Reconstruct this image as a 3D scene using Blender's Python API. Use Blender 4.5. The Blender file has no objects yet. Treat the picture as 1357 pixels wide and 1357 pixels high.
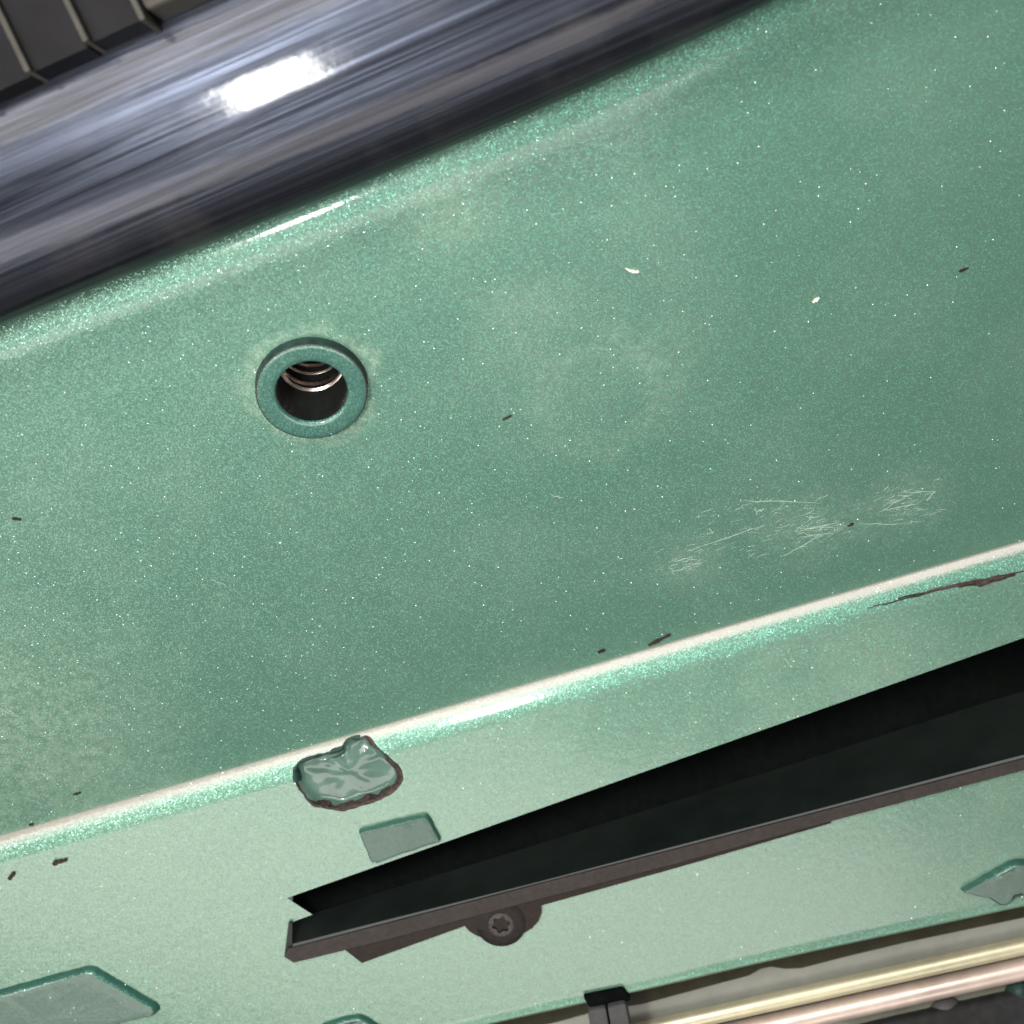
import bpy, math, random
from mathutils import Vector, Matrix, noise
from mathutils.geometry import tessellate_polygon
random.seed(7)
sc = bpy.context.scene
C = sc.collection
V = Vector

# ------------------------------------------------------------------ camera
D = 0.165                      # camera height above the middle of the panel (m)
F = 2000.0                     # focal length in photo pixels (1357 wide)
cam = bpy.data.cameras.new('camera'); co = bpy.data.objects.new('camera', cam); C.objects.link(co)
co.location = (0, 0, D)
cam.sensor_width = 36; cam.sensor_fit = 'HORIZONTAL'; cam.lens = 36 * F / 1357
cam.clip_start = 0.005; cam.clip_end = 20
cam.dof.use_dof = True; cam.dof.focus_distance = 0.162; cam.dof.aperture_fstop = 45
sc.camera = co

# ------------------------------------------------------------------ light
w = bpy.data.worlds.new('World'); sc.world = w; w.use_nodes = True
w.node_tree.nodes['Background'].inputs[0].default_value = (0.95, 1.0, 0.96, 1)
w.node_tree.nodes['Background'].inputs[1].default_value = 0.15

def area(name, loc, target, sx, sy, power, col):
    l = bpy.data.lights.new(name, 'AREA'); l.shape = 'RECTANGLE'; l.size = sx; l.size_y = sy
    l.energy = power; l.color = col
    o = bpy.data.objects.new(name, l); C.objects.link(o); o.location = loc
    o.rotation_euler = (V(target) - V(loc)).to_track_quat('-Z', 'Y').to_euler()
    return o
area('phone_flash', (-0.045, -0.007, 0.168), (-0.005, 0.01, 0), 0.036, 0.0135, 0.27, (1.0, 0.985, 0.96))
o = area('added_bead_light', (-0.110, 0.088, 0.36), (0, -0.01, 0), 0.52, 0.080, 1.75, (1.0, 0.93, 0.88))
zz = (o.location - V((0, -0.01, 0))).normalized(); xx = V((0.92, 0.39, 0)); xx = (xx - zz * xx.dot(zz)).normalized(); yy = zz.cross(xx)
o.rotation_euler = Matrix((xx, yy, zz)).transposed().to_euler()      # unseen strip light added parallel to the bead to whiten its crest
area('added_sheen_light', (-0.095, -0.412, 0.39), (0.0, -0.04, -0.015), 0.66, 0.145, 2.05, (1.0, 0.91, 0.85))  # unseen light added low in front for a pale sheen on the lower face

vs = sc.view_settings
vs.view_transform = 'Standard'; vs.look = 'None'; vs.gamma = 1; vs.exposure = 0.0
sc.cycles.use_denoising = True
sc.cycles.max_bounces = 4
sc.cycles.adaptive_threshold = 0.03
sc.cycles.sample_clamp_indirect = 6

# ------------------------------------------------------------------ planes of the sheet
def ray(px, py):
    return V(((px - 678.5) / F, -(py - 678.5) / F, -1.0))
CAM = V((0, 0, D))
class Plane:
    def __init__(s, p, n, e):
        s.p = V(p); s.n = V(n).normalized(); e = V(e); s.e = (e - s.n * e.dot(s.n)).normalized(); s.v = s.n.cross(s.e)
    def hit(s, px, py, h=0.0):             # where a sight line meets the plane lifted by h
        r = ray(px, py); o = s.p + s.n * h
        return CAM + r * ((o - CAM).dot(s.n) / r.dot(s.n))
    def uv(s, P): d = P - s.p; return (d.dot(s.e), d.dot(s.v))
    def at(s, u, v, h=0.0): return s.p + s.e * u + s.v * v + s.n * h
    def px(s, px, py): return s.uv(s.hit(px, py))
DIR = V((1, 0.297, 0.076)).normalized()
N1 = V((0.117, -0.60, 0.80))
N2 = V((0.001, -0.25, 0.968))
P1 = Plane((0, 0, 0), N1, DIR)              # upper face
# crease between upper face and bead
crease = P1.hit(678.5, 911)
P1 = Plane(crease, N1, DIR)

# ------------------------------------------------------------------ mesh helpers
def mesh_obj(name, verts, faces, mat, parent=None, smooth=False, normals=None):
    me = bpy.data.meshes.new(name); me.from_pydata([tuple(v) for v in verts], [], [tuple(f) for f in faces]); me.update()
    if mat: me.materials.append(mat)
    if smooth or normals:
        for p in me.polygons: p.use_smooth = True
    if normals: me.normals_split_custom_set_from_vertices([tuple(n) for n in normals])
    o = bpy.data.objects.new(name, me); C.objects.link(o)
    if parent: o.parent = parent
    return o
def thing(name, label, cat, loc=(0, 0, 0), group=None):
    o = bpy.data.objects.new(name, None); C.objects.link(o); o.empty_display_size = 0.005
    o['label'] = label; o['category'] = cat
    if group: o['group'] = group
    return o
def tag(o, label, cat, group=None):
    o['label'] = label; o['category'] = cat
    if group: o['group'] = group
    return o
def grid(rows, close_u=False):
    n = len(rows[0]); vs_ = [p for r in rows for p in r]; fs = []
    for i in range(len(rows) - 1):
        for j in range(n - 1 + (1 if close_u else 0)):
            k = (j + 1) % n
            fs.append((i * n + j, i * n + k, (i + 1) * n + k, (i + 1) * n + j))
    return vs_, fs
def poly_holes(pl, outer, holes, h=0.0):    # flat sheet with real openings, uv loops
    loops = [[V((a, b, 0)) for a, b in outer]] + [[V((a, b, 0)) for a, b in hh] for hh in holes]
    tris = tessellate_polygon(loops); flat = [p for l in loops for p in l]
    verts = [pl.at(p.x, p.y, h) for p in flat]
    fs = []
    for t in tris:
        a, b, c = (verts[i] for i in t)
        fs.append(t if (b - a).cross(c - a).dot(pl.n) > 0 else (t[0], t[2], t[1]))
    return verts, fs
def prism(pl, outline, h0, h1):             # solid plate on a plane from a uv outline
    n = len(outline); a = sum(outline[i][0] * outline[(i + 1) % n][1] - outline[(i + 1) % n][0] * outline[i][1] for i in range(n))
    if a < 0: outline = outline[::-1]
    vt, ft = poly_holes(pl, outline, [], h1)
    verts = vt + [pl.at(u, v, h0) for u, v in outline]
    fs = list(ft) + [tuple(n + i for i in t[::-1]) for t in ft]
    for i in range(n):
        j = (i + 1) % n; fs.append((i, n + i, n + j, j))
    return verts, fs
def bevel(o, w_, seg=2):
    m = o.modifiers.new('bevel', 'BEVEL'); m.width = w_; m.segments = seg; m.limit_method = 'ANGLE'; m.angle_limit = math.radians(35)
    return o
def smooth_loop(pts, step, rnd=0, jag=0.0, seed=0):  # resample a closed loop, round its corners, roughen it
    n = len(pts); out = []
    for i in range(n):
        a, b = V(pts[i]), V(pts[(i + 1) % n]); k = max(1, int((b - a).length / step))
        out += [a.lerp(b, t / k) for t in range(k)]
    for _ in range(rnd):
        m = len(out); out = [(out[i - 1] + out[i] * 2 + out[(i + 1) % m]) / 4 for i in range(m)]
    if jag:
        m = len(out); r = []
        for i, p in enumerate(out):
            t = (out[(i + 1) % m] - out[i - 1]).normalized(); q = noise.noise(V((p.x * 900, p.y * 900, seed))) + 0.5 * noise.noise(V((p.x * 2600, p.y * 2600, seed)))
            r.append(p + V((-t.y, t.x)) * q * jag)
        out = r
    return [(p.x, p.y) for p in out]
def tube(path, rad, mat, name, parent, seg=28, a0=0, a1=2 * math.pi, up=V((0, 0, 1)), squash=1.0):
    rows = []
    for i, p in enumerate(path):
        t = (path[min(i + 1, len(path) - 1)] - path[max(i - 1, 0)]).normalized()
        s = up.cross(t).normalized(); u = t.cross(s)
        rows.append([p + (u * squash * math.cos(a0 + (a1 - a0) * k / seg) + s * math.sin(a0 + (a1 - a0) * k / seg)) * rad for k in range(seg)])
    vv, ff = grid(rows, True)
    o = mesh_obj(name, vv, [f[::-1] for f in ff] + [tuple(range(seg)), tuple(range((len(rows) - 1) * seg, len(rows) * seg))[::-1]], mat, parent, smooth=True)
    return o

# ------------------------------------------------------------------ materials
class NT:
    def __init__(s, name):
        s.m = bpy.data.materials.new(name); s.m.use_nodes = True; s.t = s.m.node_tree; s.n = s.t.nodes
        s.b = s.n['Principled BSDF']; s.out = s.n['Material Output']
    def add(s, typ, **kw):
        o = s.n.new(typ)
        for k, v in kw.items():
            if isinstance(v, dict):
                for i, x in v.items():
                    if isinstance(x, bpy.types.NodeSocket): s.t.links.new(x, o.inputs[i])
                    else: o.inputs[i].default_value = x
            else: setattr(o, k, v)
        return o
    def link(s, a, b): s.t.links.new(a, b)
    def set(s, **kw):
        for k, v in kw.items():
            k = k.replace('_', ' ')
            if isinstance(v, bpy.types.NodeSocket): s.link(v, s.b.inputs[k])
            else: s.b.inputs[k].default_value = v
    def math(s, op, a, b=0.0, clamp=False): return s.add('ShaderNodeMath', operation=op, use_clamp=clamp, inputs={0: a, 1: b}).outputs[0]
    def vmath(s, op, a, b=(0, 0, 0), sc_=None):
        o = s.add('ShaderNodeVectorMath', operation=op, inputs={0: a, 1: b})
        if sc_ is not None:
            if isinstance(sc_, bpy.types.NodeSocket): s.link(sc_, o.inputs['Scale'])
            else: o.inputs['Scale'].default_value = sc_
        return o.outputs[0]
    def noise(s, vec, scale, detail=3, rough=0.55):
        return s.add('ShaderNodeTexNoise', inputs={'Vector': vec, 'Scale': scale, 'Detail': detail, 'Roughness': rough}).outputs['Fac']
    def ramp(s, fac, a, b, lo=0.0, hi=1.0):
        return s.add('ShaderNodeMapRange', inputs={'Value': fac, 'From Min': a, 'From Max': b, 'To Min': lo, 'To Max': hi}).outputs[0]
    def mix(s, fac, a, b):
        o = s.add('ShaderNodeMix', data_type='RGBA')
        for i, x in ((0, fac), (6, a), (7, b)):
            if isinstance(x, bpy.types.NodeSocket): s.link(x, o.inputs[i])
            else: o.inputs[i].default_value = x
        return o.outputs[2]
    def obj(s): return s.add('ShaderNodeTexCoord').outputs['Object']
    def bump(s, h, strength, dist): return s.add('ShaderNodeBump', inputs={'Height': h, 'Strength': strength, 'Distance': dist}).outputs[0]
def plain(name, col, rough=0.5, metal=0.0, var=0.25, scale=900, bump=0.15, spec=0.5, **kw):
    m = NT(name); c = m.obj(); n = m.noise(c, scale); n2 = m.noise(c, scale * 0.13)
    lo = tuple(x * (1 - var) for x in col) + (1,); hi = tuple(min(1, x * (1 + var)) for x in col) + (1,)
    f = m.math('ADD', m.math('MULTIPLY', n, 0.5), m.math('MULTIPLY', n2, 0.5))
    m.set(Base_Color=m.mix(m.ramp(f, 0.35, 0.65), lo, hi), Roughness=m.ramp(n2, 0.3, 0.7, rough * 0.8, min(1, rough * 1.2)), Metallic=metal, Specular_IOR_Level=spec)
    m.set(Normal=m.bump(n, bump, 0.0001)); m.set(**{k: v for k, v in kw.items()})
    return m.m

def paint(name, base, pale, flake_mix=0.18, dust=0.35, coat=0.9, rare=0.965, crough=(0.09, 0.19), smudges_and_light=(), pale_crest=False):
    m = NT(name); c = m.obj()
    geo = m.add('ShaderNodeNewGeometry')
    # flakes: tiny tilted mirrors, a hue each
    v1 = m.add('ShaderNodeTexVoronoi', inputs={'Vector': c, 'Scale': 8800.0})
    v2 = m.add('ShaderNodeTexVoronoi', inputs={'Vector': c, 'Scale': 5200.0})
    sep1 = m.add('ShaderNodeSeparateColor', inputs={0: v1.outputs['Color']}).outputs
    sep2 = m.add('ShaderNodeSeparateColor', inputs={0: v2.outputs['Color']}).outputs
    t1 = m.vmath('SCALE', m.vmath('SUBTRACT', v1.outputs['Color'], (0.5, 0.5, 0.5)), sc_=0.62)
    t2 = m.vmath('SCALE', m.vmath('SUBTRACT', v2.outputs['Color'], (0.5, 0.5, 0.5)), sc_=0.72)
    nn1 = m.vmath('NORMALIZE', m.vmath('ADD', geo.outputs['Normal'], t1))
    nn2 = m.vmath('NORMALIZE', m.vmath('ADD', geo.outputs['Normal'], t2))
    # soft stains of dust and handling
    d = m.ramp(m.noise(c, 55, 5, 0.6), 0.42, 0.72)
    fine = m.noise(c, 5200, 2, 0.6)
    col = m.mix(m.math('MULTIPLY', d, dust), base, pale)
    col = m.mix(m.ramp(fine, 0.3, 0.7, 0, 0.5), col, tuple(x * 0.68 for x in base[:3]) + (1,))
    if smudges_and_light:                             # dried marks and hand grease, plus one broad patch of painted-in light
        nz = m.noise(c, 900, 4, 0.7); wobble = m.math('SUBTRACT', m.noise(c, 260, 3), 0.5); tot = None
        for ctr, r, th, st_ in smudges_and_light:
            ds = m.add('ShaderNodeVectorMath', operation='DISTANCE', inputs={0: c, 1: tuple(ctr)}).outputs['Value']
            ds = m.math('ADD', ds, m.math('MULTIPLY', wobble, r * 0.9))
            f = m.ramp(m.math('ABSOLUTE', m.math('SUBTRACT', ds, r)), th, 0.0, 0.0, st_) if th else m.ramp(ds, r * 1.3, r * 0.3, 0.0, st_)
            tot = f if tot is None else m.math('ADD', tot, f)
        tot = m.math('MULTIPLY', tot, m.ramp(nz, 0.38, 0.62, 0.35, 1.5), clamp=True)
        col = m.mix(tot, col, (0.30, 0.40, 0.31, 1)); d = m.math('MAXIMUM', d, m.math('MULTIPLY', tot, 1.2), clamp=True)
    fmix = flake_mix
    if pale_crest:                                # paler colour with a grainy margin along the crest
        at_ = m.add('ShaderNodeAttribute', attribute_name='pale_crest').outputs['Fac']
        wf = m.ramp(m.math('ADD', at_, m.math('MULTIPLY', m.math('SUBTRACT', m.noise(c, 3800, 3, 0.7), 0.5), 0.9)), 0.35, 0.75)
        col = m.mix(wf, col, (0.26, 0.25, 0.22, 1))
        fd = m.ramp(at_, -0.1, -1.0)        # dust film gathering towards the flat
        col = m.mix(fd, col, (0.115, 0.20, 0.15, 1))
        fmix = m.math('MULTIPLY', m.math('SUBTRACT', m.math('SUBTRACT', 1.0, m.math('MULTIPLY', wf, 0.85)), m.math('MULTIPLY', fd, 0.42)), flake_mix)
    m.set(Base_Color=col, Roughness=0.5, Metallic=0.15, Specular_IOR_Level=0.35)
    m.set(Coat_Weight=coat, Coat_Roughness=m.ramp(d, 0, 1, crough[0], crough[1]), Coat_IOR=1.5)
    orange = m.noise(c, 1100, 2, 0.5)
    bm = m.bump(orange, 0.25, 0.00006); m.set(Normal=m.bump(fine, 0.25, 0.00004), Coat_Normal=bm)
    g1 = m.add('ShaderNodeBsdfAnisotropic', inputs={'Color': m.mix(sep1[0], (0.08, 0.42, 0.32, 1), (0.50, 0.80, 0.60, 1)), 'Roughness': 0.38, 'Normal': nn1})
    hue = m.add('ShaderNodeHueSaturation', inputs={'Color': (0.35, 1.0, 0.75, 1), 'Hue': m.ramp(sep2[1], 0, 1, 0.32, 0.66), 'Saturation': m.ramp(sep2[0], 0, 1, 0.2, 1.0)})
    g2 = m.add('ShaderNodeBsdfAnisotropic', inputs={'Color': hue.outputs[0], 'Roughness': 0.12, 'Normal': nn2})
    s1 = m.add('ShaderNodeMixShader', inputs={0: fmix, 1: m.b.outputs[0], 2: g1.outputs[0]})
    big = m.math('MULTIPLY', m.math('GREATER_THAN', sep2[2], rare), m.math('LESS_THAN', v2.outputs['Distance'], 0.33))
    s2 = m.add('ShaderNodeMixShader', inputs={0: m.math('MULTIPLY', big, 0.34), 1: s1.outputs[0], 2: g2.outputs[0]})
    m.link(s2.outputs[0], m.out.inputs[0])
    return m.m

GREEN = (0.079, 0.176, 0.131, 1); PALE = (0.20, 0.30, 0.24, 1)
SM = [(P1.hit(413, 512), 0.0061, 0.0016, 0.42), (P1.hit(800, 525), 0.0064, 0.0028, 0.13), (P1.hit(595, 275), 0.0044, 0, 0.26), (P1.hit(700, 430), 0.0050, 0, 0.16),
      (P1.hit(1075, 700), 0.0056, 0, 0.17), (P1.hit(1195, 668), 0.0056, 0, 0.17), (P1.hit(910, 745), 0.0042, 0, 0.13), (P1.hit(0, 980), 0.020, 0, 0.34), (P1.hit(860, 470), 0.0050, 0, 0.12)]  # the widest patch, at lower left, is brightness painted into the colour
M_paint = paint('green_metallic_paint', GREEN, PALE, smudges_and_light=SM, coat=0.5)
M_bead = paint('green_paint_pale_on_crest', GREEN, PALE, pale_crest=True, flake_mix=0.22, coat=0.6)
M_dusty = paint('green_paint_under_dust_film', (0.088, 0.172, 0.125, 1), (0.22, 0.30, 0.235, 1), flake_mix=0.16, dust=0.5, rare=0.988, crough=(0.16, 0.28))
M_recess = paint('thin_green_paint_on_steel', (0.085, 0.130, 0.110, 1), (0.16, 0.185, 0.165, 1), flake_mix=0.06, dust=0.4, coat=0.15, rare=0.99)
M_patch = paint('darker_thin_green_paint', (0.055, 0.090, 0.076, 1), (0.11, 0.14, 0.125, 1), flake_mix=0.06, dust=0.4, coat=0.15, rare=0.99)
M_flange = paint('teal_paint_on_nut', (0.030, 0.105, 0.086, 1), PALE, flake_mix=0.12, dust=0.15)
M_glassy = plain('glassy_thick_lacquer', (0.070, 0.132, 0.106), 0.3, 0.0, 0.3, 260, 0.05, spec=0.25, Coat_Weight=0.4, Coat_Roughness=0.05)
M_wall = paint('teal_edge_with_shade', (0.020, 0.085, 0.068, 1), (0.03, 0.10, 0.08, 1), flake_mix=0.10, dust=0.1, coat=0.8, rare=0.985)  # teal deepened so the shade on patch edges sits in the colour
M_bare = plain('bare_brown_metal', (0.045, 0.033, 0.029), 0.42, 0.0, 0.7, 2200, 0.6, spec=0.14)
M_steel = plain('bright_steel', (0.60, 0.50, 0.44), 0.28, 1.0, 0.25, 1500, 0.2)
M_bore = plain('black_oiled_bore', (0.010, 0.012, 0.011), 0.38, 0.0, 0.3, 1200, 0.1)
M_side = plain('dark_nut_side', (0.018, 0.040, 0.034), 0.4, 0.0, 0.5, 1200, 0.2, spec=0.14)
M_black = plain('black_metal_and_shade', (0.0034, 0.0044, 0.0040), 0.9, 0.0, 0.3, 900, 0.1, spec=0.02)  # black metal, and the shade painted into slot and clip
M_darkplate = plain('dark_green_grey_plate', (0.0072, 0.0112, 0.0098), 0.5, 0.0, 0.25, 260, 0.08, spec=0.35)
M_lip = plain('brown_grey_edge', (0.036, 0.031, 0.029), 0.6, 0.0, 0.22, 1400, 0.3, spec=0.14)
M_flangebr = plain('dark_brown_flange', (0.019, 0.0145, 0.0115), 0.5, 0.0, 0.3, 1200, 0.3, spec=0.14)
M_screw = plain('dark_screw_steel', (0.013, 0.011, 0.010), 0.42, 0.0, 0.4, 1600, 0.4, spec=0.14)
M_socket = plain('worn_socket_rim', (0.055, 0.050, 0.048), 0.42, 0.0, 0.4, 2600, 0.5, spec=0.14)
M_gold = plain('yellow_zinc_rod', (0.56, 0.53, 0.37), 0.45, 0.6, 0.12, 500, 0.1)
M_pink = plain('pinkish_bright_tube', (0.60, 0.50, 0.44), 0.42, 0.6, 0.12, 500, 0.1)
M_grey = plain('grey_green_strip', (0.20, 0.21, 0.185), 0.6, 0.0, 0.12, 400, 0.1)
M_olive = plain('olive_grey_plate', (0.18, 0.185, 0.145), 0.65, 0.0, 0.15, 300, 0.1)
M_darkstrip = plain('dark_olive_brown', (0.026, 0.025, 0.014), 0.6, 0.0, 0.3, 500, 0.2, spec=0.14)
M_clip = plain('dark_grey_plastic', (0.060, 0.060, 0.062), 0.5, 0.0, 0.2, 900, 0.2, spec=0.14)
M_rubber = plain('black_rubber', (0.022, 0.023, 0.024), 0.55, 0.0, 0.3, 700, 0.2, spec=0.14)
M_edge_shade = plain('matt_black_edge_shade', (0.006, 0.006, 0.0065), 0.7, 0.0, 0.4, 700, 0.2, spec=0.08)
M_crumb = plain('pale_crumb', (0.80, 0.74, 0.62), 0.7, 0.0, 0.1, 2000, 0.2)
M_grit = plain('dark_grit', (0.030, 0.022, 0.016), 0.7, 0.0, 0.4, 2000, 0.3, spec=0.14)
M_scratch = plain('raw_scratch', (0.34, 0.46, 0.37), 0.5, 0.0, 0.2, 2000, 0.2)
M_fin = plain('dusty_grey_fin', (0.048, 0.046, 0.04), 0.6, 0.0, 0.25, 500, 0.2, spec=0.14)
M_cell = plain('black_vent_cell', (0.006, 0.006, 0.0075), 0.6, 0.0, 0.6, 160, 0.2, spec=0.14)

def bar_mat():
    m = NT('brushed_black_bar'); c = m.obj()
    def st(k, sx, d=3): return m.noise(m.add('ShaderNodeMapping', inputs={'Vector': c, 'Scale': (sx, k, k)}).outputs[0], 1.0, d, 0.6)
    a = st(2300, 14); b = st(420, 5); e = st(2600, 40)
    dust = m.noise(c, 130, 4)
    f = m.math('ADD', m.math('MULTIPLY', a, 0.5), m.math('MULTIPLY', b, 0.5))
    col = m.mix(m.ramp(f, 0.36, 0.66), (0.002, 0.002, 0.003, 1), (0.012, 0.0125, 0.016, 1))
    col = m.mix(m.ramp(dust, 0.5, 0.8, 0, 0.25), col, (0.07, 0.065, 0.06, 1))
    m.set(Base_Color=col, Metallic=0.0, Roughness=m.ramp(f, 0.3, 0.7, 0.42, 0.30), Specular_IOR_Level=m.ramp(f, 0.38, 0.64, 0.10, 0.80), Specular_Tint=(0.62, 0.73, 1.0, 1))
    m.set(Coat_Weight=0.26, Coat_Roughness=0.10)
    m.set(Normal=m.bump(m.math('ADD', e, a), 0.5, 0.0001), Coat_Normal=m.bump(m.math('ADD', m.math('MULTIPLY', b, 0.5), m.noise(c, 520, 3)), 0.16, 0.00010))
    return m.m
M_bar = bar_mat()

# ================================================================== the painted sheet
panel = thing('painted_panel', 'sparkling green metallic painted sheet panel with a raised bead across it', 'panel')
S0, S1 = -0.085, 0.085
NS = 90
def ang_n(base_n, v, th):   # normal of the plane turned by th towards v (up the sheet)
    return base_n * math.cos(th) + v * math.sin(th)

# ---- rolled top edge along the black bar
topline = [P1.px(*p) for p in ((-160, 575), (0, 509), (280, 400), (560, 287), (800, 180), (1005, 81), (1357, -103))]
def top_v(u):
    for i in range(len(topline) - 1):
        a, b = topline[i], topline[i + 1]
        if u <= b[0] or i == len(topline) - 2:
            return a[1] + (b[1] - a[1]) * (u - a[0]) / (b[0] - a[0])
us = [S0 + (S1 - S0) * i / NS for i in range(NS + 1)]
tv = [top_v(u) for u in us]
for _ in range(30): tv = [tv[0]] + [(tv[i - 1] + 2 * tv[i] + tv[i + 1]) / 4 for i in range(1, NS)] + [tv[-1]]
# rivet-nut opening
RN = P1.px(413, 511)
hole = [(RN[0] + 0.0045 * math.cos(t * math.tau / 64), RN[1] + 0.0045 * math.sin(t * math.tau / 64)) for t in range(64)]
outer = [(us[0], 0.0), (us[-1], 0.0)] + [(u, v) for u, v in zip(us[::-1], tv[::-1])]
vv, ff = poly_holes(P1, outer, [hole])
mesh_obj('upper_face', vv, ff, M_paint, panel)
rows, nrm = [], []
KR, LR = 30, 0.0084
sv = sh = 0.0
for k in range(KR + 1):
    th = math.radians(105) * (k / KR) ** 2.1
    rows.append([P1.at(u, v + sv, sh) for u, v in zip(us, tv)]); nrm += [ang_n(P1.n, P1.v, th)] * len(us)
    thm = math.radians(105) * ((k + 0.5) / KR) ** 2.1
    sv += math.cos(thm) * LR / KR; sh -= math.sin(thm) * LR / KR
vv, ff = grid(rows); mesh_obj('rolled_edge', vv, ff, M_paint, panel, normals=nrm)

# ---- the bead and the lower face
zc = V((0, 0, 1))
upv = (zc - DIR * zc.dot(DIR)).normalized(); sdv = upv.cross(DIR)
if sdv.y < 0: sdv = -sdv
def dirn(th): # normal tilted th up the picture from the view axis, square to DIR
    return (upv * math.cos(th) + sdv * math.sin(th)).normalized()
th2 = math.asin(N2.normalized().dot(sdv))
BEAD = [(math.radians(60), 0.0), (math.radians(17), 0.0003), (math.radians(8), 0.0021), (th2, 0.0039)]   # tilt of the bead's skin against distance down it
def bead_th(t):
    for (a, ta), (b, tb) in zip(BEAD, BEAD[1:]):
        if t <= tb: f = (t - ta) / (tb - ta); return a + (b - a) * f
    return BEAD[-1][0]
p = V(crease); sec = []
KB = 44
for k in range(KB + 1):
    th = bead_th(BEAD[-1][1] * k / KB); sec.append((V(p), dirn(th)))
    low0 = V(p)
    p = p - (sdv * math.cos(th) - upv * math.sin(th)) * (BEAD[-1][1] / KB)
P2 = Plane(low0, dirn(th2), DIR)
sec_vh = [((q - low0).dot(P2.v), (q - low0).dot(P2.n)) for q, _ in sec][::-1]
def H(v):                                   # height of the bead's skin over the lower face's plane
    if v <= 0: return 0.0
    for (v0, h0), (v1, h1) in zip(sec_vh, sec_vh[1:]):
        if v <= v1: return h0 + (h1 - h0) * (v - v0) / max(1e-9, v1 - v0)
    return sec_vh[-1][1]
def at2(u, v, h=0.0): return P2.at(u, v, h + H(v))
def inside(p, loop):
    c = False; n = len(loop)
    for i in range(n):
        (x0, y0), (x1, y1) = loop[i], loop[i - 1]
        if (y0 > p[1]) != (y1 > p[1]) and p[0] < (x1 - x0) * (p[1] - y0) / (y1 - y0) + x0: c = not c
    return c
def L(*pts): return [P2.px(*p) for p in pts]

# ---- outlines in the lower face
slot_px = [(380, 1190), (700, 1077), (1000, 971), (1357, 845), (1480, 801), (1480, 977), (1357, 1006), (1100, 1074), (900, 1126), (700, 1178), (500, 1228), (383, 1258), (384, 1223), (414, 1212)]
slot = L(*slot_px)
rec1 = L((389, 1018), (400, 1009), (432, 1000), (453, 993), (456, 984), (486, 978), (497, 988), (516, 1004), (532, 1020), (534, 1034), (525, 1047), (500, 1061), (455, 1074), (414, 1068), (399, 1050), (390, 1036))
rec2 = L((475, 1099), (520, 1087), (566, 1077), (574, 1088), (586, 1112), (560, 1120), (497, 1142), (490, 1137))
rec3 = L((-60, 1328), (0, 1311), (60, 1294), (120, 1279), (128, 1281), (175, 1309), (213, 1332), (212, 1340), (170, 1350), (120, 1368), (60, 1390), (-60, 1410))
rec4 = L((425, 1357), (455, 1347), (476, 1343), (492, 1350), (515, 1367), (480, 1385), (430, 1385))
rec5 = L((1271, 1178), (1300, 1161), (1334, 1142), (1345, 1138), (1380, 1140), (1400, 1150), (1380, 1180), (1345, 1187), (1331, 1198), (1322, 1198), (1308, 1188), (1290, 1184))
loops = [smooth_loop(slot, 0.02, 0), smooth_loop(rec1, 0.0004, 1, 0.00012, 1), smooth_loop(rec2, 0.00025, 2, 0.00010, 2),
         smooth_loop(rec3, 0.0003, 2, 0.00009, 3), smooth_loop(rec4, 0.0003, 1, 0.00007, 4), smooth_loop(rec5, 0.0003, 1, 0.00008, 5)]
# bottom edge of the sheet
bot = L((-300, 1545), (300, 1424), (560, 1362), (700, 1330), (860, 1295), (1015, 1258), (1180, 1223), (1357, 1185), (1560, 1142))
bu = [S0 + (S1 - S0) * i / NS for i in range(NS + 1)]
def lin(tab, u):
    for i in range(len(tab) - 1):
        a, b = tab[i], tab[i + 1]
        if u <= b[0] or i == len(tab) - 2: return a[1] + (b[1] - a[1]) * (u - a[0]) / (b[0] - a[0])
bv = [lin(bot, u) for u in bu]
for _ in range(20): bv = [bv[0]] + [(bv[i - 1] + 2 * bv[i] + bv[i + 1]) / 4 for i in range(1, NS)] + [bv[-1]]
r1 = loops[1]; n1 = len(r1)
start = max((i for i in range(n1) if r1[i - 1][1] >= 0 > r1[i][1]), key=lambda i: 1); arc = []
for i in range(n1):
    q = r1[(start + i) % n1]
    if q[1] >= 0: break
    arc.append(q)
if arc[0][0] < arc[-1][0]: arc = arc[::-1]
outer = list(zip(bu, bv)) + [(S1, 0.0), (arc[0][0] + 0.00001, 0.0)] + arc + [(arc[-1][0] - 0.00001, 0.0), (S0, 0.0)]
cu = [S0 + (S1 - S0) * i / 850 for i in range(851)]
rows = [[crease - N1.normalized() * 0.0006 + DIR * u for u in cu]] + [[q + DIR * u for u in cu] for q, _ in sec]
nrm = [sec[0][1]] * len(cu) + [n_ for _, n_ in sec for u in cu]
vv, ff = grid(rows)
box = (min(q[0] for q in r1), max(q[0] for q in r1))
keep = []
for f in ff:
    c = (vv[f[0]] + vv[f[2]]) / 2; u, v = P2.uv(c)
    if box[0] < u < box[1] and inside((u, v), r1): continue
    keep.append(f[::-1])
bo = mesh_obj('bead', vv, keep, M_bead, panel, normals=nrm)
wa = bo.data.attributes.new('pale_crest', 'FLOAT', 'POINT')
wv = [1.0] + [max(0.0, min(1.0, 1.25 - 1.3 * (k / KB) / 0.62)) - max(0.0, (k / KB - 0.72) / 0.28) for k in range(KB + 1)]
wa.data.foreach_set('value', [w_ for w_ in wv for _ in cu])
vv, ff = poly_holes(P2, outer, [loops[0]] + loops[2:]); mesh_obj('lower_face', vv, ff, M_dusty, panel)
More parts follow.
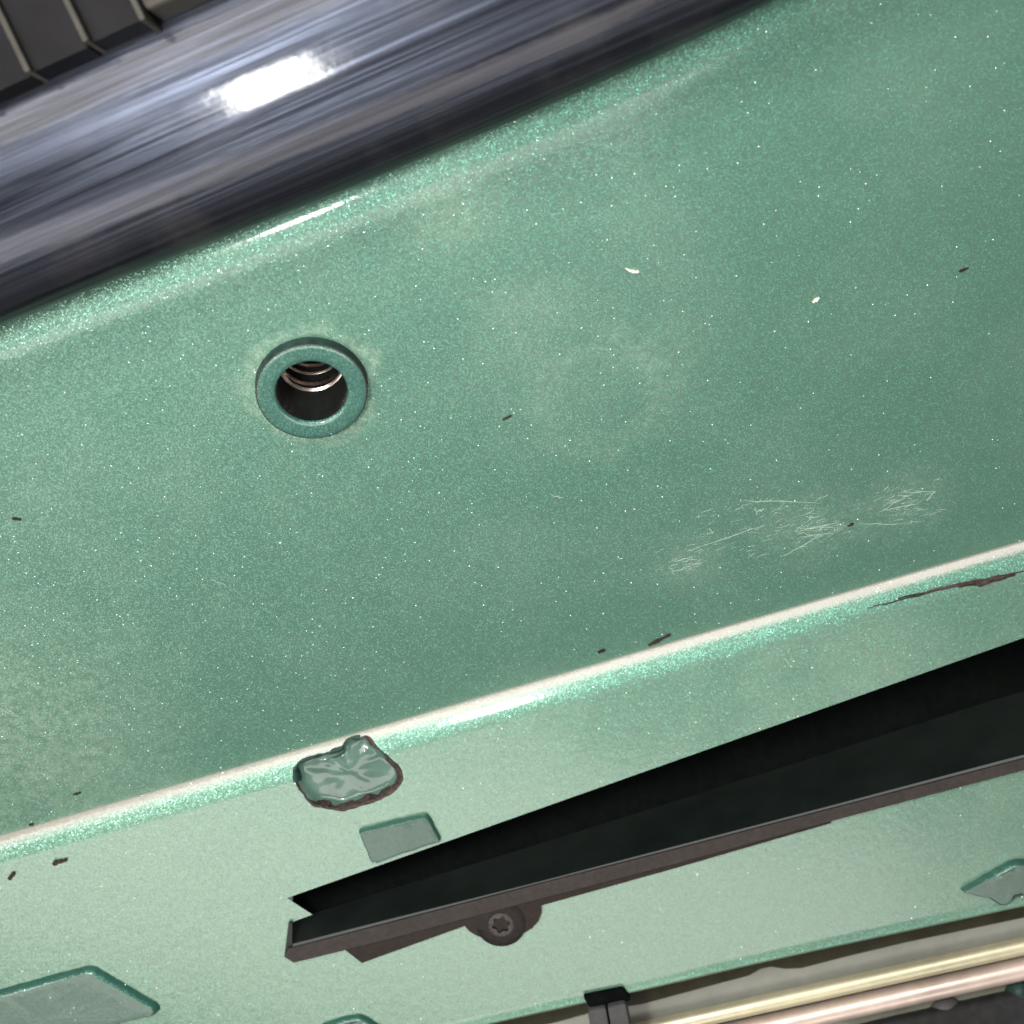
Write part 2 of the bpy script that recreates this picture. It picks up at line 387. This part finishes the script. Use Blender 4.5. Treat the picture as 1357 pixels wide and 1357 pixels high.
# flared lip then turned-back edge
prof = [(0, 0, 0.0)] + [(-0.0011 * t, 0.00018 * t * t, 0.30 * t) for t in (0.25, 0.5, 0.75, 1.0)]
a0 = 0.30
for k in range(1, 9):
    a = a0 - (a0 + 1.7) * k / 8; r = 0.0005
    prof.append((-0.0011 - r * (math.sin(a0) - math.sin(a)) , 0.00018 + r * (math.cos(a) - math.cos(a0)), a))
rows, nrm = [], []
for (dv, dh, a) in prof:
    rows.append([P2.at(u, v + dv, dh) for u, v in zip(bu, bv)]); nrm += [ang_n(P2.n, P2.v, a)] * len(bu)
vv, ff = grid(rows); mesh_obj('bottom_lip', vv, [f[::-1] for f in ff], M_dusty, panel, normals=nrm)

def ccw(loop):
    n = len(loop)
    return sum(loop[i][0] * loop[(i + 1) % n][1] - loop[(i + 1) % n][0] * loop[i][1] for i in range(n)) > 0
def dish(loop, ks, height, mat, name, parent, crumple=0.0, seed=0, cap=True, bow=None):
    cx = sum(p[0] for p in loop) / len(loop); cy = sum(p[1] for p in loop) / len(loop)
    size = max(math.hypot(p[0] - cx, p[1] - cy) for p in loop)
    rows = []
    for k, d in ks:
        r = []
        for (u, v) in loop:
            dl = math.hypot(u - cx, v - cy); kk = max(0.02, 1 - (1 - k) * (size / dl if k > 0.75 else 1))   # even margin near the edge
            pu, pv = cx + (u - cx) * kk, cy + (v - cy) * kk
            z = height * d
            if crumple and k < 0.97:
                q = noise.noise(V((pu * 420, pv * 420, seed))) + 0.5 * noise.noise(V((pu * 1000, pv * 1000, seed + 3)))
                z += crumple * q * (max(0, (pv - cy) / size + 0.15) + 0.22) * min(1, (1 - k) * 6)
            r.append(at2(pu, pv, z))
        rows.append(r)
    vv, ff = grid(rows, True)
    if cap: ff.append(tuple(range((len(rows) - 1) * len(loop), len(rows) * len(loop))))
    if not ccw(loop): ff = [f[::-1] for f in ff]
    return mesh_obj(name, vv, ff, mat, parent, smooth=True)
inner = [(0.6, 1), (0.45, 1), (0.3, 1), (0.15, 1), (0.03, 1)]
r1o = dish(loops[1], [(1.0, 0), (0.965, 0.12), (0.92, 0.6), (0.86, 0.95), (0.82, 1), (0.7, 1)] + inner, -0.0012, M_glassy, 'ragged_recess', panel, 0.00075, 1)
r1o['label'] = 'ragged recess with crumpled glossy bottom and brown bare rim'
for i, (ht, mg, cr) in enumerate(((0.00085, 0.05, 0.00012), (0.0010, 0.05, 0.00010), (0.0008, 0.09, 0.0001), (0.0010, 0.075, 0.0001)), 2):
    pf = dish(loops[i], [(1 - mg, 0.97), (1 - mg * 1.5, 1.0), (0.75, 1)] + inner, ht, M_patch if i == 2 else M_recess, 'raised_patch', panel, cr, i)
    dish(loops[i], [(1.0, -0.05), (1 - mg * 0.25, 0.45), (1 - mg * 0.6, 0.85), (1 - mg, 0.97)], ht, M_wall, 'patch_edge', pf, cap=False)
# chipped bare rim round the ragged recess
def chip_ring(loop, w_in, w_out, seed, lo, hi, mat, name):
    cx = sum(p[0] for p in loop) / len(loop); cy = sum(p[1] for p in loop) / len(loop)
    n = len(loop); prof = ((w_out, 0.00001), (w_out * 0.3, 0.00014), (-w_in * 0.35, 0.00006), (-w_in * 0.75, -0.0004), (-w_in, -0.0009))
    verts, ok = [], []
    for i, (u, v) in enumerate(loop):
        t = V((u - cx, v - cy)).normalized(); dg = math.degrees(math.atan2(t.y, t.x)) % 360
        ok.append(lo <= dg <= hi if lo < hi else (dg >= lo or dg <= hi))
        wgt = 0.75 + 0.75 * noise.noise(V((u * 480, v * 480, seed)))
        for k, h in prof:
            j = 0.00010 * noise.noise(V((u * 1500, v * 1500, seed + k * 20000)))
            verts.append(at2(u + t.x * (k * wgt + j), v + t.y * (k * wgt + j), h + 0.00016 * noise.noise(V((u * 1300 + k * 9000, v * 1300, seed)))))
    m_ = len(prof); ff = []
    for i in range(n):
        j = (i + 1) % n
        if ok[i] and ok[j]:
            for k in range(m_ - 1): ff.append((i * m_ + k, j * m_ + k, j * m_ + k + 1, i * m_ + k + 1))
    if not ccw(loop): ff = [f[::-1] for f in ff]
    return mesh_obj(name, verts, ff, mat, panel, smooth=True)
chip_ring(loops[1], 0.0008, 0.00012, 5, 168, 55, M_bare, 'chipped_rim')
chip_ring(loops[1], 0.0009, 0.00022, 9, 52, 172, M_side, 'dark_rim')

# ---- rivet nut
def lathe(pl, c, prof, mat, name, parent, seg=72, jag=0.0):
    rows = [[pl.at(c[0] + (r + (jag * noise.noise(V((math.cos(k * math.tau / seg) * 4, math.sin(k * math.tau / seg) * 4, r * 900))) if jag else 0)) * math.cos(k * math.tau / seg), c[1] + r * math.sin(k * math.tau / seg), h) for k in range(seg)] for r, h in prof]
    vv, ff = grid(rows, True)
    o = mesh_obj(name, vv, [f[::-1] for f in ff], mat, parent, smooth=True)
    return o
HF = 0.00135; RO = 0.00560; RI = 0.00355
nut = lathe(P1, RN, [(RO - 0.00016, HF - 0.00003), (RO - 0.00025, HF), (RO - 0.0006, HF + 0.00001), (RI + 0.0006, HF + 0.00001), (RI + 0.00022, HF), (RI + 0.0001, HF - 0.00006), (RI, HF - 0.0003)], M_flange, 'rivet_nut', panel)
nut['label'] = 'threaded insert with flat painted flange'
lathe(P1, RN, [(RO + 0.00010, -0.0001), (RO, 0.0001), (RO, HF - 0.00018), (RO - 0.00003, HF - 0.00008)], M_side, 'flange_side', nut)
lathe(P1, RN, [(RO - 0.00001, HF - 0.00022), (RO - 0.00004, HF - 0.00006), (RO - 0.00016, HF - 0.00003)], M_socket, 'worn_edge', nut, jag=0.00005)
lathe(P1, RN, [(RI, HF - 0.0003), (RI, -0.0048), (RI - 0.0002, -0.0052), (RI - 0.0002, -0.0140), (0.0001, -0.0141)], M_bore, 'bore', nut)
for h, w_ in ((-0.0046, 0.00022), (-0.0058, 0.00060), (-0.0078, 0.00030), (-0.0095, 0.0005)):
    lathe(P1, RN, [(RI - 0.0001, h + w_), (RI - 0.00040, h + w_ * 0.35), (RI - 0.00046, h), (RI - 0.00040, h - w_ * 0.35), (RI - 0.0001, h - w_)], M_steel, 'thread', nut)

# ================================================================== slot bracket
br = thing('slot_bracket', 'dark steel channel bracket set in the long wedge slot, fixed by a screw', 'bracket')
up_edge = L((380, 1190), (700, 1077), (1000, 971), (1357, 845), (1480, 801))
lo_edge = L((383, 1258), (500, 1228), (700, 1178), (900, 1126), (1100, 1074), (1357, 1006), (1480, 977))
# lower wall: drops back into the opening from the near edge, then bends away
def lerp_tab(tab, t):
    u = tab[0][0] + (tab[-1][0] - tab[0][0]) * t; return (u, lin(tab, u))
rows = []
dep = [(0, 0), (0.12, 0.0), (0.3, 0.0), (0.55, 0.0), (0.8, 0.0), (1.0, 0.0)]
for f, bend in dep:
    r = []
    for i in range(41):
        t = i / 40; u, v = lerp_tab(lo_edge, t); d = 0.0044 + 0.0078 * t
        r.append(P2.at(u, v + 0.0005 + d * 0.22 * f + bend * d * 0.5, -0.00015 - d * f))
    rows.append(r)
vv, ff = grid(rows); mesh_obj('lower_wall', vv, ff, M_darkplate, br, smooth=True)
lw_end = rows[-1]
# walls behind the opening, the slot's deep shade put into their black colour
u0, u1 = up_edge[0][0] - 0.0002, up_edge[-1][0]
va = [P2.at(u, lin(up_edge, u) + 0.0004, -0.0009) for u in (u0, u1)]; vb = [P2.at(u, lin(up_edge, u) + 0.002, -0.016) for u in (u0, u1)]
mesh_obj('upper_wall', va + vb, [(0, 1, 3, 2)], M_black, br)
vc = [P2.at(u, lin(lo_edge, max(u, lo_edge[0][0])) - 0.001, -0.016) for u in (u0, u1)]
vv, ff = grid([[vb[0].lerp(vb[1], i / 40) for i in range(41)], [q + P2.v * -0.0002 - P2.n * 0.0001 for q in lw_end]])
mesh_obj('back_wall', vv, ff, M_black, br)
ve = [P2.at(u0 + 0.0002, lin(lo_edge, u0) - 0.001, -0.0009)]
# front edge lip and flange lying on the sheet
lip_px = [(378, 1262), (383, 1252), (500, 1222), (700, 1170), (900, 1119), (1100, 1067), (1357, 1000), (1480, 971), (1480, 986), (1357, 1015), (1100, 1083), (900, 1138), (700, 1190), (500, 1243), (391, 1270)]
vv, ff = prism(P2, [P2.px(*p) for p in lip_px], 0.0006, 0.0011); bevel(mesh_obj('edge_lip', vv, ff, M_lip, br), 0.00012)
tab = [(616, 1224), (622, 1231), (632, 1237), (645, 1241), (660, 1242), (676, 1240), (692, 1235), (705, 1227), (714, 1217), (718, 1206), (717, 1197)]
fl_px = [(452, 1251), (480, 1273)] + tab + [(800, 1174), (900, 1146), (1000, 1117), (1100, 1088), (1100, 1076), (900, 1130), (700, 1182), (500, 1235)]
vv, ff = prism(P2, [P2.px(*p) for p in fl_px], 0.00002, 0.00058); fl = bevel(mesh_obj('flange', vv, ff, M_flangebr, br), 0.0001)
end_px = [(383, 1221), (388, 1220), (388, 1262), (378, 1262)]
vv, ff = prism(P2, [P2.px(*p) for p in end_px], 0.00003, 0.0006); mesh_obj('end_cap', vv, ff, M_darkplate, br)
SC = P2.px(664, 1221)
scr = lathe(P2, SC, [(0.0031, 0.0006), (0.0029, 0.00066), (0.0022, 0.00076), (0.0016, 0.00078)], M_screw, 'screw', br, 40)
# six-lobed socket
def star(r0, r1, n=60): return [(SC[0] + (r0 + (r1 - r0) * (0.5 + 0.5 * math.cos(6 * k * math.tau / n))) * math.cos(k * math.tau / n), SC[1] + (r0 + (r1 - r0) * (0.5 + 0.5 * math.cos(6 * k * math.tau / n))) * math.sin(k * math.tau / n)) for k in range(n)]
st1 = star(0.00085, 0.00118)
rows = [[P2.at(SC[0] + 0.0016 * math.cos(k * math.tau / 60), SC[1] + 0.0016 * math.sin(k * math.tau / 60), 0.00084) for k in range(60)],
        [P2.at(SC[0] + 0.0016 * math.cos(k * math.tau / 60), SC[1] + 0.00142 * math.sin(k * math.tau / 60), 0.00088) for k in range(60)],
        [P2.at(a, b, 0.00084) for a, b in st1]]
vv, ff = grid(rows, True); mesh_obj('socket_rim', vv, [f[::-1] for f in ff], M_socket, scr, smooth=True)
rows = [[P2.at(a, b, 0.00084) for a, b in st1], [P2.at(a, b, -0.0012) for a, b in st1]]
vv, ff = grid(rows, True); mesh_obj('socket', vv, [f[::-1] for f in ff] + [tuple(range(60, 120))], M_black, scr)

# ================================================================== black bar along the top
bar = thing('black_bar', 'thick glossy black round bar with fine lengthwise streaks above the green sheet', 'bar')
edge_px = [(-200, 500), (-100, 459), (0, 418), (140, 364), (280, 309), (420, 255), (560, 199), (700, 141), (800, 97), (900, 51), (1005, 0), (1150, -72), (1300, -150)]
RB, RZ = 0.0154, 0.0084                    # half width and half thickness of the flattened bar
pts = []
for (px, py) in edge_px:
    py += 9; q = P1.hit(px, py); q = V((q.x, q.y, q.z + 0.005))
    r = ray(px, py); q = CAM + r * ((q.z - D) / r.z)
    pts.append(q)
mid = pts[6]
ax = (pts[-1] - pts[0]).normalized()
bx = Matrix((ax, V((0, 0, 1)).cross(ax).normalized(), V((0, 0, 1)))).transposed()
side = bx.col[1]; topn = ax.cross(side).normalized()
fr = Matrix.Identity(4)
for i in range(3): fr[i][0], fr[i][1], fr[i][2], fr[i][3] = ax[i], side[i], topn[i], mid[i]
bar.matrix_world = fr
inv = fr.inverted()
loc = []
for q in pts:
    # the sight line just grazes the bar: its axis lies a radius beyond
    vd = (q - CAM).normalized(); off = ax.cross(vd).normalized()
    if off.dot(side) < 0: off = -off
    loc.append(inv @ (q + off * RB * 0.968))
xs = [loc[0].x + (loc[-1].x - loc[0].x) * i / 60 for i in range(61)]
def lerp_pts(x):
    for i in range(len(loc) - 1):
        if x <= loc[i + 1].x or i == len(loc) - 2:
            return loc[i].lerp(loc[i + 1], (x - loc[i].x) / (loc[i + 1].x - loc[i].x))
axis = [lerp_pts(x) for x in xs]
for _ in range(40): axis = [axis[0]] + [(axis[i - 1] + 2 * axis[i] + axis[i + 1]) / 4 for i in range(1, 60)] + [axis[-1]]
def child_local(o):
    o.parent = bar; return o
tube(axis, RB, M_bar, 'bar_body', bar, 120, squash=RZ / RB)
edge_path = []
for q in pts:
    vd = (q - CAM).normalized(); off = ax.cross(vd).normalized()
    if off.dot(side) < 0: off = -off
    edge_path.append(inv @ (q + off * 0.0011 + V((0, 0, 0.0004))))
sp = []
for i in range(61):
    x = edge_path[0].x + (edge_path[-1].x - edge_path[0].x) * i / 60
    for a, b in zip(edge_path, edge_path[1:]):
        if x <= b.x + 1e-9: sp.append(a.lerp(b, (x - a.x) / (b.x - a.x))); break
for _ in range(40): sp = [sp[0]] + [(sp[i - 1] + 2 * sp[i] + sp[i + 1]) / 4 for i in range(1, len(sp) - 1)] + [sp[-1]]
tube(sp, 0.00125, M_edge_shade, 'bar_edge_shade', bar, 20)  # black strip added to paint the shade along the bar's lower edge
# vent cells beyond the bar
def on_bar(px, py, z=0.0428):               # bar-local point where a sight line meets a level
    r = ray(px, py); return inv @ (CAM + r * ((z - D) / r.z))
def local_box(name, mat, x0, x1, y0, y1, z0, z1, skew=0.0):
    vv = [V((x + skew * (y - y0), y, z)) for z in (z0, z1) for y in (y0, y1) for x in (x0, x1)]
    return mesh_obj(name, vv, [(0, 2, 3, 1), (4, 5, 7, 6), (0, 1, 5, 4), (2, 6, 7, 3), (0, 4, 6, 2), (1, 3, 7, 5)], mat, bar)
fins = [on_bar(*p) for p in ((-48, 128), (38, 92), (120, 55), (199, 30))]
zt = fins[1].z
y_in = sum(f.y for f in fins) / 4
for i, f in enumerate(fins):
    bevel(local_box('vent_fin', M_fin, f.x - 0.00025, f.x + 0.00025, f.y - 0.0003, y_in + 0.014, zt - 0.004, zt + 0.0005, -0.08), 0.0001)
for i in range(3):
    a, b = fins[i], fins[i + 1]
    local_box('vent_cell', M_cell, a.x + 0.0003, b.x - 0.0003, a.y - 0.0002, y_in + 0.014, zt - 0.006, zt - 0.0004 - 0.0002 * (i != 1), -0.08)
bevel(local_box('end_block', M_fin, fins[3].x + 0.0003, fins[3].x + 0.006, fins[3].y + 0.0006, y_in + 0.014, zt - 0.006, zt - 0.0003, -0.08), 0.0004)

# ================================================================== hardware below the sheet
P3 = Plane(P2.at(0, 0, -0.011), P2.n, DIR)
def Q(h, *pts): # uv on the lower plate for sight lines meeting it at height h
    return [P3.uv(P3.hit(px, py, h)) for px, py in pts]
plate = mesh_obj('mounting_plate', *prism(P3, Q(0, (-500, 1500), (300, 1330), (800, 1210), (1357, 1090), (1700, 1020), (1700, 1800), (-500, 2000)), -0.002, 0.0), M_olive)
tag(plate, 'olive grey mounting plate in the gap under the green sheet', 'plate')
# dark olive brown strip with its uneven lower margin
low = [(560, 1394), (640, 1376), (740, 1354), (790, 1340), (850, 1331), (950, 1304), (992, 1293), (1008, 1284), (1022, 1281), (1040, 1284), (1062, 1283), (1120, 1268), (1200, 1249), (1357, 1216), (1480, 1190)]
upp = [(1480, 1140), (1357, 1166), (1200, 1202), (1000, 1245), (800, 1292), (560, 1350)]
dark_strip = mesh_obj('olive_brown_strip', *prism(P3, [(p[0], p[1]) for p in Q(0.0014, *low, *upp)], 0.00005, 0.0014), M_darkstrip)
bevel(dark_strip, 0.0003); tag(dark_strip, 'dark olive brown strip under the sheet edge with a wavy margin', 'sealant')
strip = mesh_obj('grey_strip', *prism(P3, Q(0.0010, (560, 1380), (800, 1322), (1357, 1198), (1480, 1170), (1480, 1222), (1357, 1248), (800, 1371), (560, 1426)), 0.0001, 0.0010), M_grey)
bevel(strip, 0.0002); tag(strip, 'flat grey green strip between brown strip and yellow rod', 'strip')
def rod(name, mat, a, b, rad, lift, label, cat):
    A_ = P3.hit(*a, lift); B_ = P3.hit(*b, lift)
    d = (B_ - A_); A_ -= d * 0.3; B_ += d * 0.3
    o = tube([A_.lerp(B_, i / 12) for i in range(13)], rad, mat, name, None, 40)
    return tag(o, label, cat)
rod('yellow_rod', M_gold, (845, 1367), (1357, 1253), 0.00118, 0.0022, 'shiny yellow zinc plated rod below the grey strip', 'rod')
rod('pink_tube', M_pink, (1000, 1363), (1357, 1283), 0.00150, 0.0018, 'bright pinkish metal tube beside the yellow rod', 'tube')
gap = rod('dark_seam', M_darkstrip, (900, 1372), (1357, 1269), 0.00045, 0.0008, 'thin dark seam line between yellow rod and pinkish tube', 'seam')
# clip
cl = thing('cable_clip', 'dark grey plastic clip gripping the sheet edge at the bottom', 'clip')
bevel(mesh_obj('clip_shadow', *prism(P2, L((772, 1317), (826, 1306), (832, 1314), (836, 1322), (782, 1334)), -0.0010, 0.0008), M_black, cl), 0.0003)  # black plate standing for the shadow at the top of the clip
bevel(mesh_obj('clip_body', *prism(P2, L((778, 1331), (802, 1326), (815, 1400), (790, 1405)), -0.0060, 0.0016), M_clip, cl), 0.0003)
bevel(mesh_obj('clip_body', *prism(P2, L((804, 1325), (828, 1320), (842, 1395), (817, 1400)), -0.0060, 0.0018), M_clip, cl), 0.0003)
# rubber corner piece with bolt heads
rub = mesh_obj('rubber_block', *prism(P3, Q(0.0022, (1120, 1372), (1177, 1357), (1357, 1317), (1480, 1288), (1480, 1500), (1120, 1500)), 0.0001, 0.0022), M_rubber)
bevel(rub, 0.0009, 3); tag(rub, 'black rubber block in the bottom right corner', 'block')
def dome(name, px, py, rx, mat, label):
    c = Q(0.001, (px, py))[0]; prof = [(rx * math.cos(a), 0.0002 + 0.0020 * math.sin(a)) for a in [i * math.pi / 2 / 8 for i in range(9)]]
    prof[-1] = (0.00003, prof[-1][1])
    return tag(lathe(P3, c, prof, mat, name, None, 32), label, 'bolt', 'bolt heads at the bottom right')
dome('bolt_head', 1256, 1345, 0.0023, M_clip, 'dark grey round bolt head left at the rubber block')
dome('bolt_head', 1352, 1317, 0.0018, M_side, 'small greenish bolt head at the right picture edge above rubber block')

# ================================================================== wear on the sheet
def ribbon_mesh(pl, lines, h):
    vv, ff = [], []
    for pts_, wd in lines:
        q = [V(pl.px(*p)) for p in pts_]; n = len(q); b = len(vv)
        for i, p in enumerate(q):
            t = (q[min(i + 1, n - 1)] - q[max(i - 1, 0)]).normalized(); s_ = V((-t.y, t.x)) * wd * (0.25 + 0.75 * math.sin(math.pi * (i + 0.3) / (n - 0.4)))
            vv += [pl.at(p.x + s_.x, p.y + s_.y, h), pl.at(p.x, p.y, h + wd * 0.4), pl.at(p.x - s_.x, p.y - s_.y, h)]
        for i in range(n - 1):
            for k in range(2): ff.append((b + 3 * i + k, b + 3 * i + k + 1, b + 3 * i + k + 4, b + 3 * i + k + 3))
    return vv, ff
def wob(a, b, n=7, w_=1.2):
    a, b = V(a), V(b); return [tuple(a.lerp(b, i / (n - 1)) + V((random.uniform(-w_, w_), random.uniform(-w_, w_))) * (0 < i < n - 1)) for i in range(n)]
lines = []
hand = [((913, 730), (1012, 697)), ((985, 663), (1085, 667)), ((1055, 705), (1112, 692)), ((1056, 700), (1115, 699)), ((1058, 712), (1110, 705)), ((1034, 738), (1090, 710)),
        ((1140, 694), (1205, 694)), ((1166, 678), (1212, 668)), ((1190, 653), (1240, 651)), ((1240, 652), (1228, 664)), ((1170, 675), (1200, 660)), ((886, 745), (918, 738)),
        ((890, 752), (893, 763)), ((893, 757), (915, 750)), ((1000, 671), (1004, 684)), ((1003, 678), (1010, 676)), ((922, 686), (928, 683)), ((937, 708), (946, 704)), ((940, 699), (944, 706)),
        ((1072, 687), (1086, 684)), ((1238, 636), (1246, 634)), ((1207, 694), (1208, 689)), ((0, 932), (30, 955)), ((2, 938), (22, 950)), ((280, 768), (300, 776)), ((730, 655), (748, 661)), ((940, 925), (958, 910))]
for a, b in hand: lines.append((wob(a, b), 0.000042))
for cx, cy, sx, sy, k in ((1075, 700, 40, 15, 60), (1195, 670, 40, 20, 60), (905, 748, 26, 12, 26), (960, 725, 60, 12, 20), (1040, 672, 60, 10, 24), (1000, 700, 110, 30, 30)):
    for _ in range(k):
        x, y = random.gauss(cx, sx * 0.6), random.gauss(cy, sy * 0.6); l = random.uniform(4, 18); an = random.gauss(-0.28, 0.25)
        lines.append((wob((x, y), (x + l * math.cos(an), y + l * math.sin(an)), 4, 0.8), random.uniform(0.000010, 0.000032)))
o = mesh_obj('scratches', *ribbon_mesh(P1, lines, 0.000008), M_scratch, panel); o['kind'] = 'stuff'; o['label'] = 'pale fine scratches'
# paint scraped off under the bead at the right
lines = [(wob((1190, 793), (1357, 757), 14, 1.2), 0.00022), (wob((1270, 778), (1345, 762), 9, 2), 0.0004), (wob((1150, 806), (1230, 786), 7, 1), 0.0001)]
o = mesh_obj('scraped_paint', *ribbon_mesh(P2, lines, 0.00001), M_bare, panel); o['kind'] = 'stuff'; o['label'] = 'brown scraped paint under the bead'

# loose specks
def speck(name, pl, px, py, l, w_, ang, mat, label, cat='speck', bend=0.0):
    c = pl.px(px, py); n = 9; up_, dn = [], []
    for i in range(n):
        t = i / (n - 1) - 0.5; wd = w_ * (0.35 + 0.9 * math.sqrt(max(0, 0.25 - t * t))) * random.uniform(0.35, 1.35)
        x, y = t * l, bend * l * (0.25 - t * t)
        for lst, s_ in ((up_, 1), (dn, -1)): lst.append((x, y + s_ * wd / 2))
    ol = up_ + dn[::-1]; ca, sa = math.cos(ang), math.sin(ang)
    ol = [(c[0] + x * ca - y * sa, c[1] + x * sa + y * ca) for x, y in ol]
    o = mesh_obj(name, *prism(pl, ol, 0.00001, w_ * 0.45), mat)
    return tag(o, label, cat, 'loose specks on the green sheet')
K = 0.0000825
speck('pale_crumb', P1, 838, 357, 17 * K, 5 * K, -0.6, M_crumb, 'pale splinter on the green face, left of the other pale crumb', bend=-0.4)
speck('pale_crumb', P1, 1081, 397, 10 * K, 5 * K, 0.4, M_crumb, 'small pale crumb on the green face toward the right')
speck('dark_fibre', P1, 672, 553, 13 * K, 4 * K, 0.2, M_grit, 'tiny dark fibre right of the rivet nut')
speck('dark_fibre', P1, 874, 847, 36 * K, 6 * K, 0.25, M_grit, 'long dark splinter lying just above the bead')
speck('dark_grit', P1, 797, 862, 11 * K, 6 * K, 0.1, M_grit, 'dark grit just left of the long splinter above the bead')
speck('dark_grit', P1, 1127, 695, 9 * K, 4 * K, 0.2, M_grit, 'tiny black speck between the two scratched patches')
speck('dark_fibre', P1, 1277, 357, 12 * K, 4 * K, 0.1, M_grit, 'dark fibre near the right edge of the green face')
speck('dark_grit', P1, 22, 687, 11 * K, 5 * K, -0.5, M_grit, 'dark grit at the left picture edge at mid height')
speck('dark_grit', P1, 102, 1051, 12 * K, 5 * K, 0.0, M_grit, 'dark grit above the left end of the bead')
speck('dark_grit', P1, 42, 1092, 8 * K, 4 * K, 0.0, M_grit, 'small dark speck touching the bead at its left end')
speck('dark_grit', P2, 80, 1141, 23 * K, 10 * K, -0.02, M_grit, 'largest dark brown crumb below the left end of the bead')
speck('dark_grit', P2, 16, 1160, 15 * K, 7 * K, 0.6, M_grit, 'dark crumb at the left picture edge below the bead')
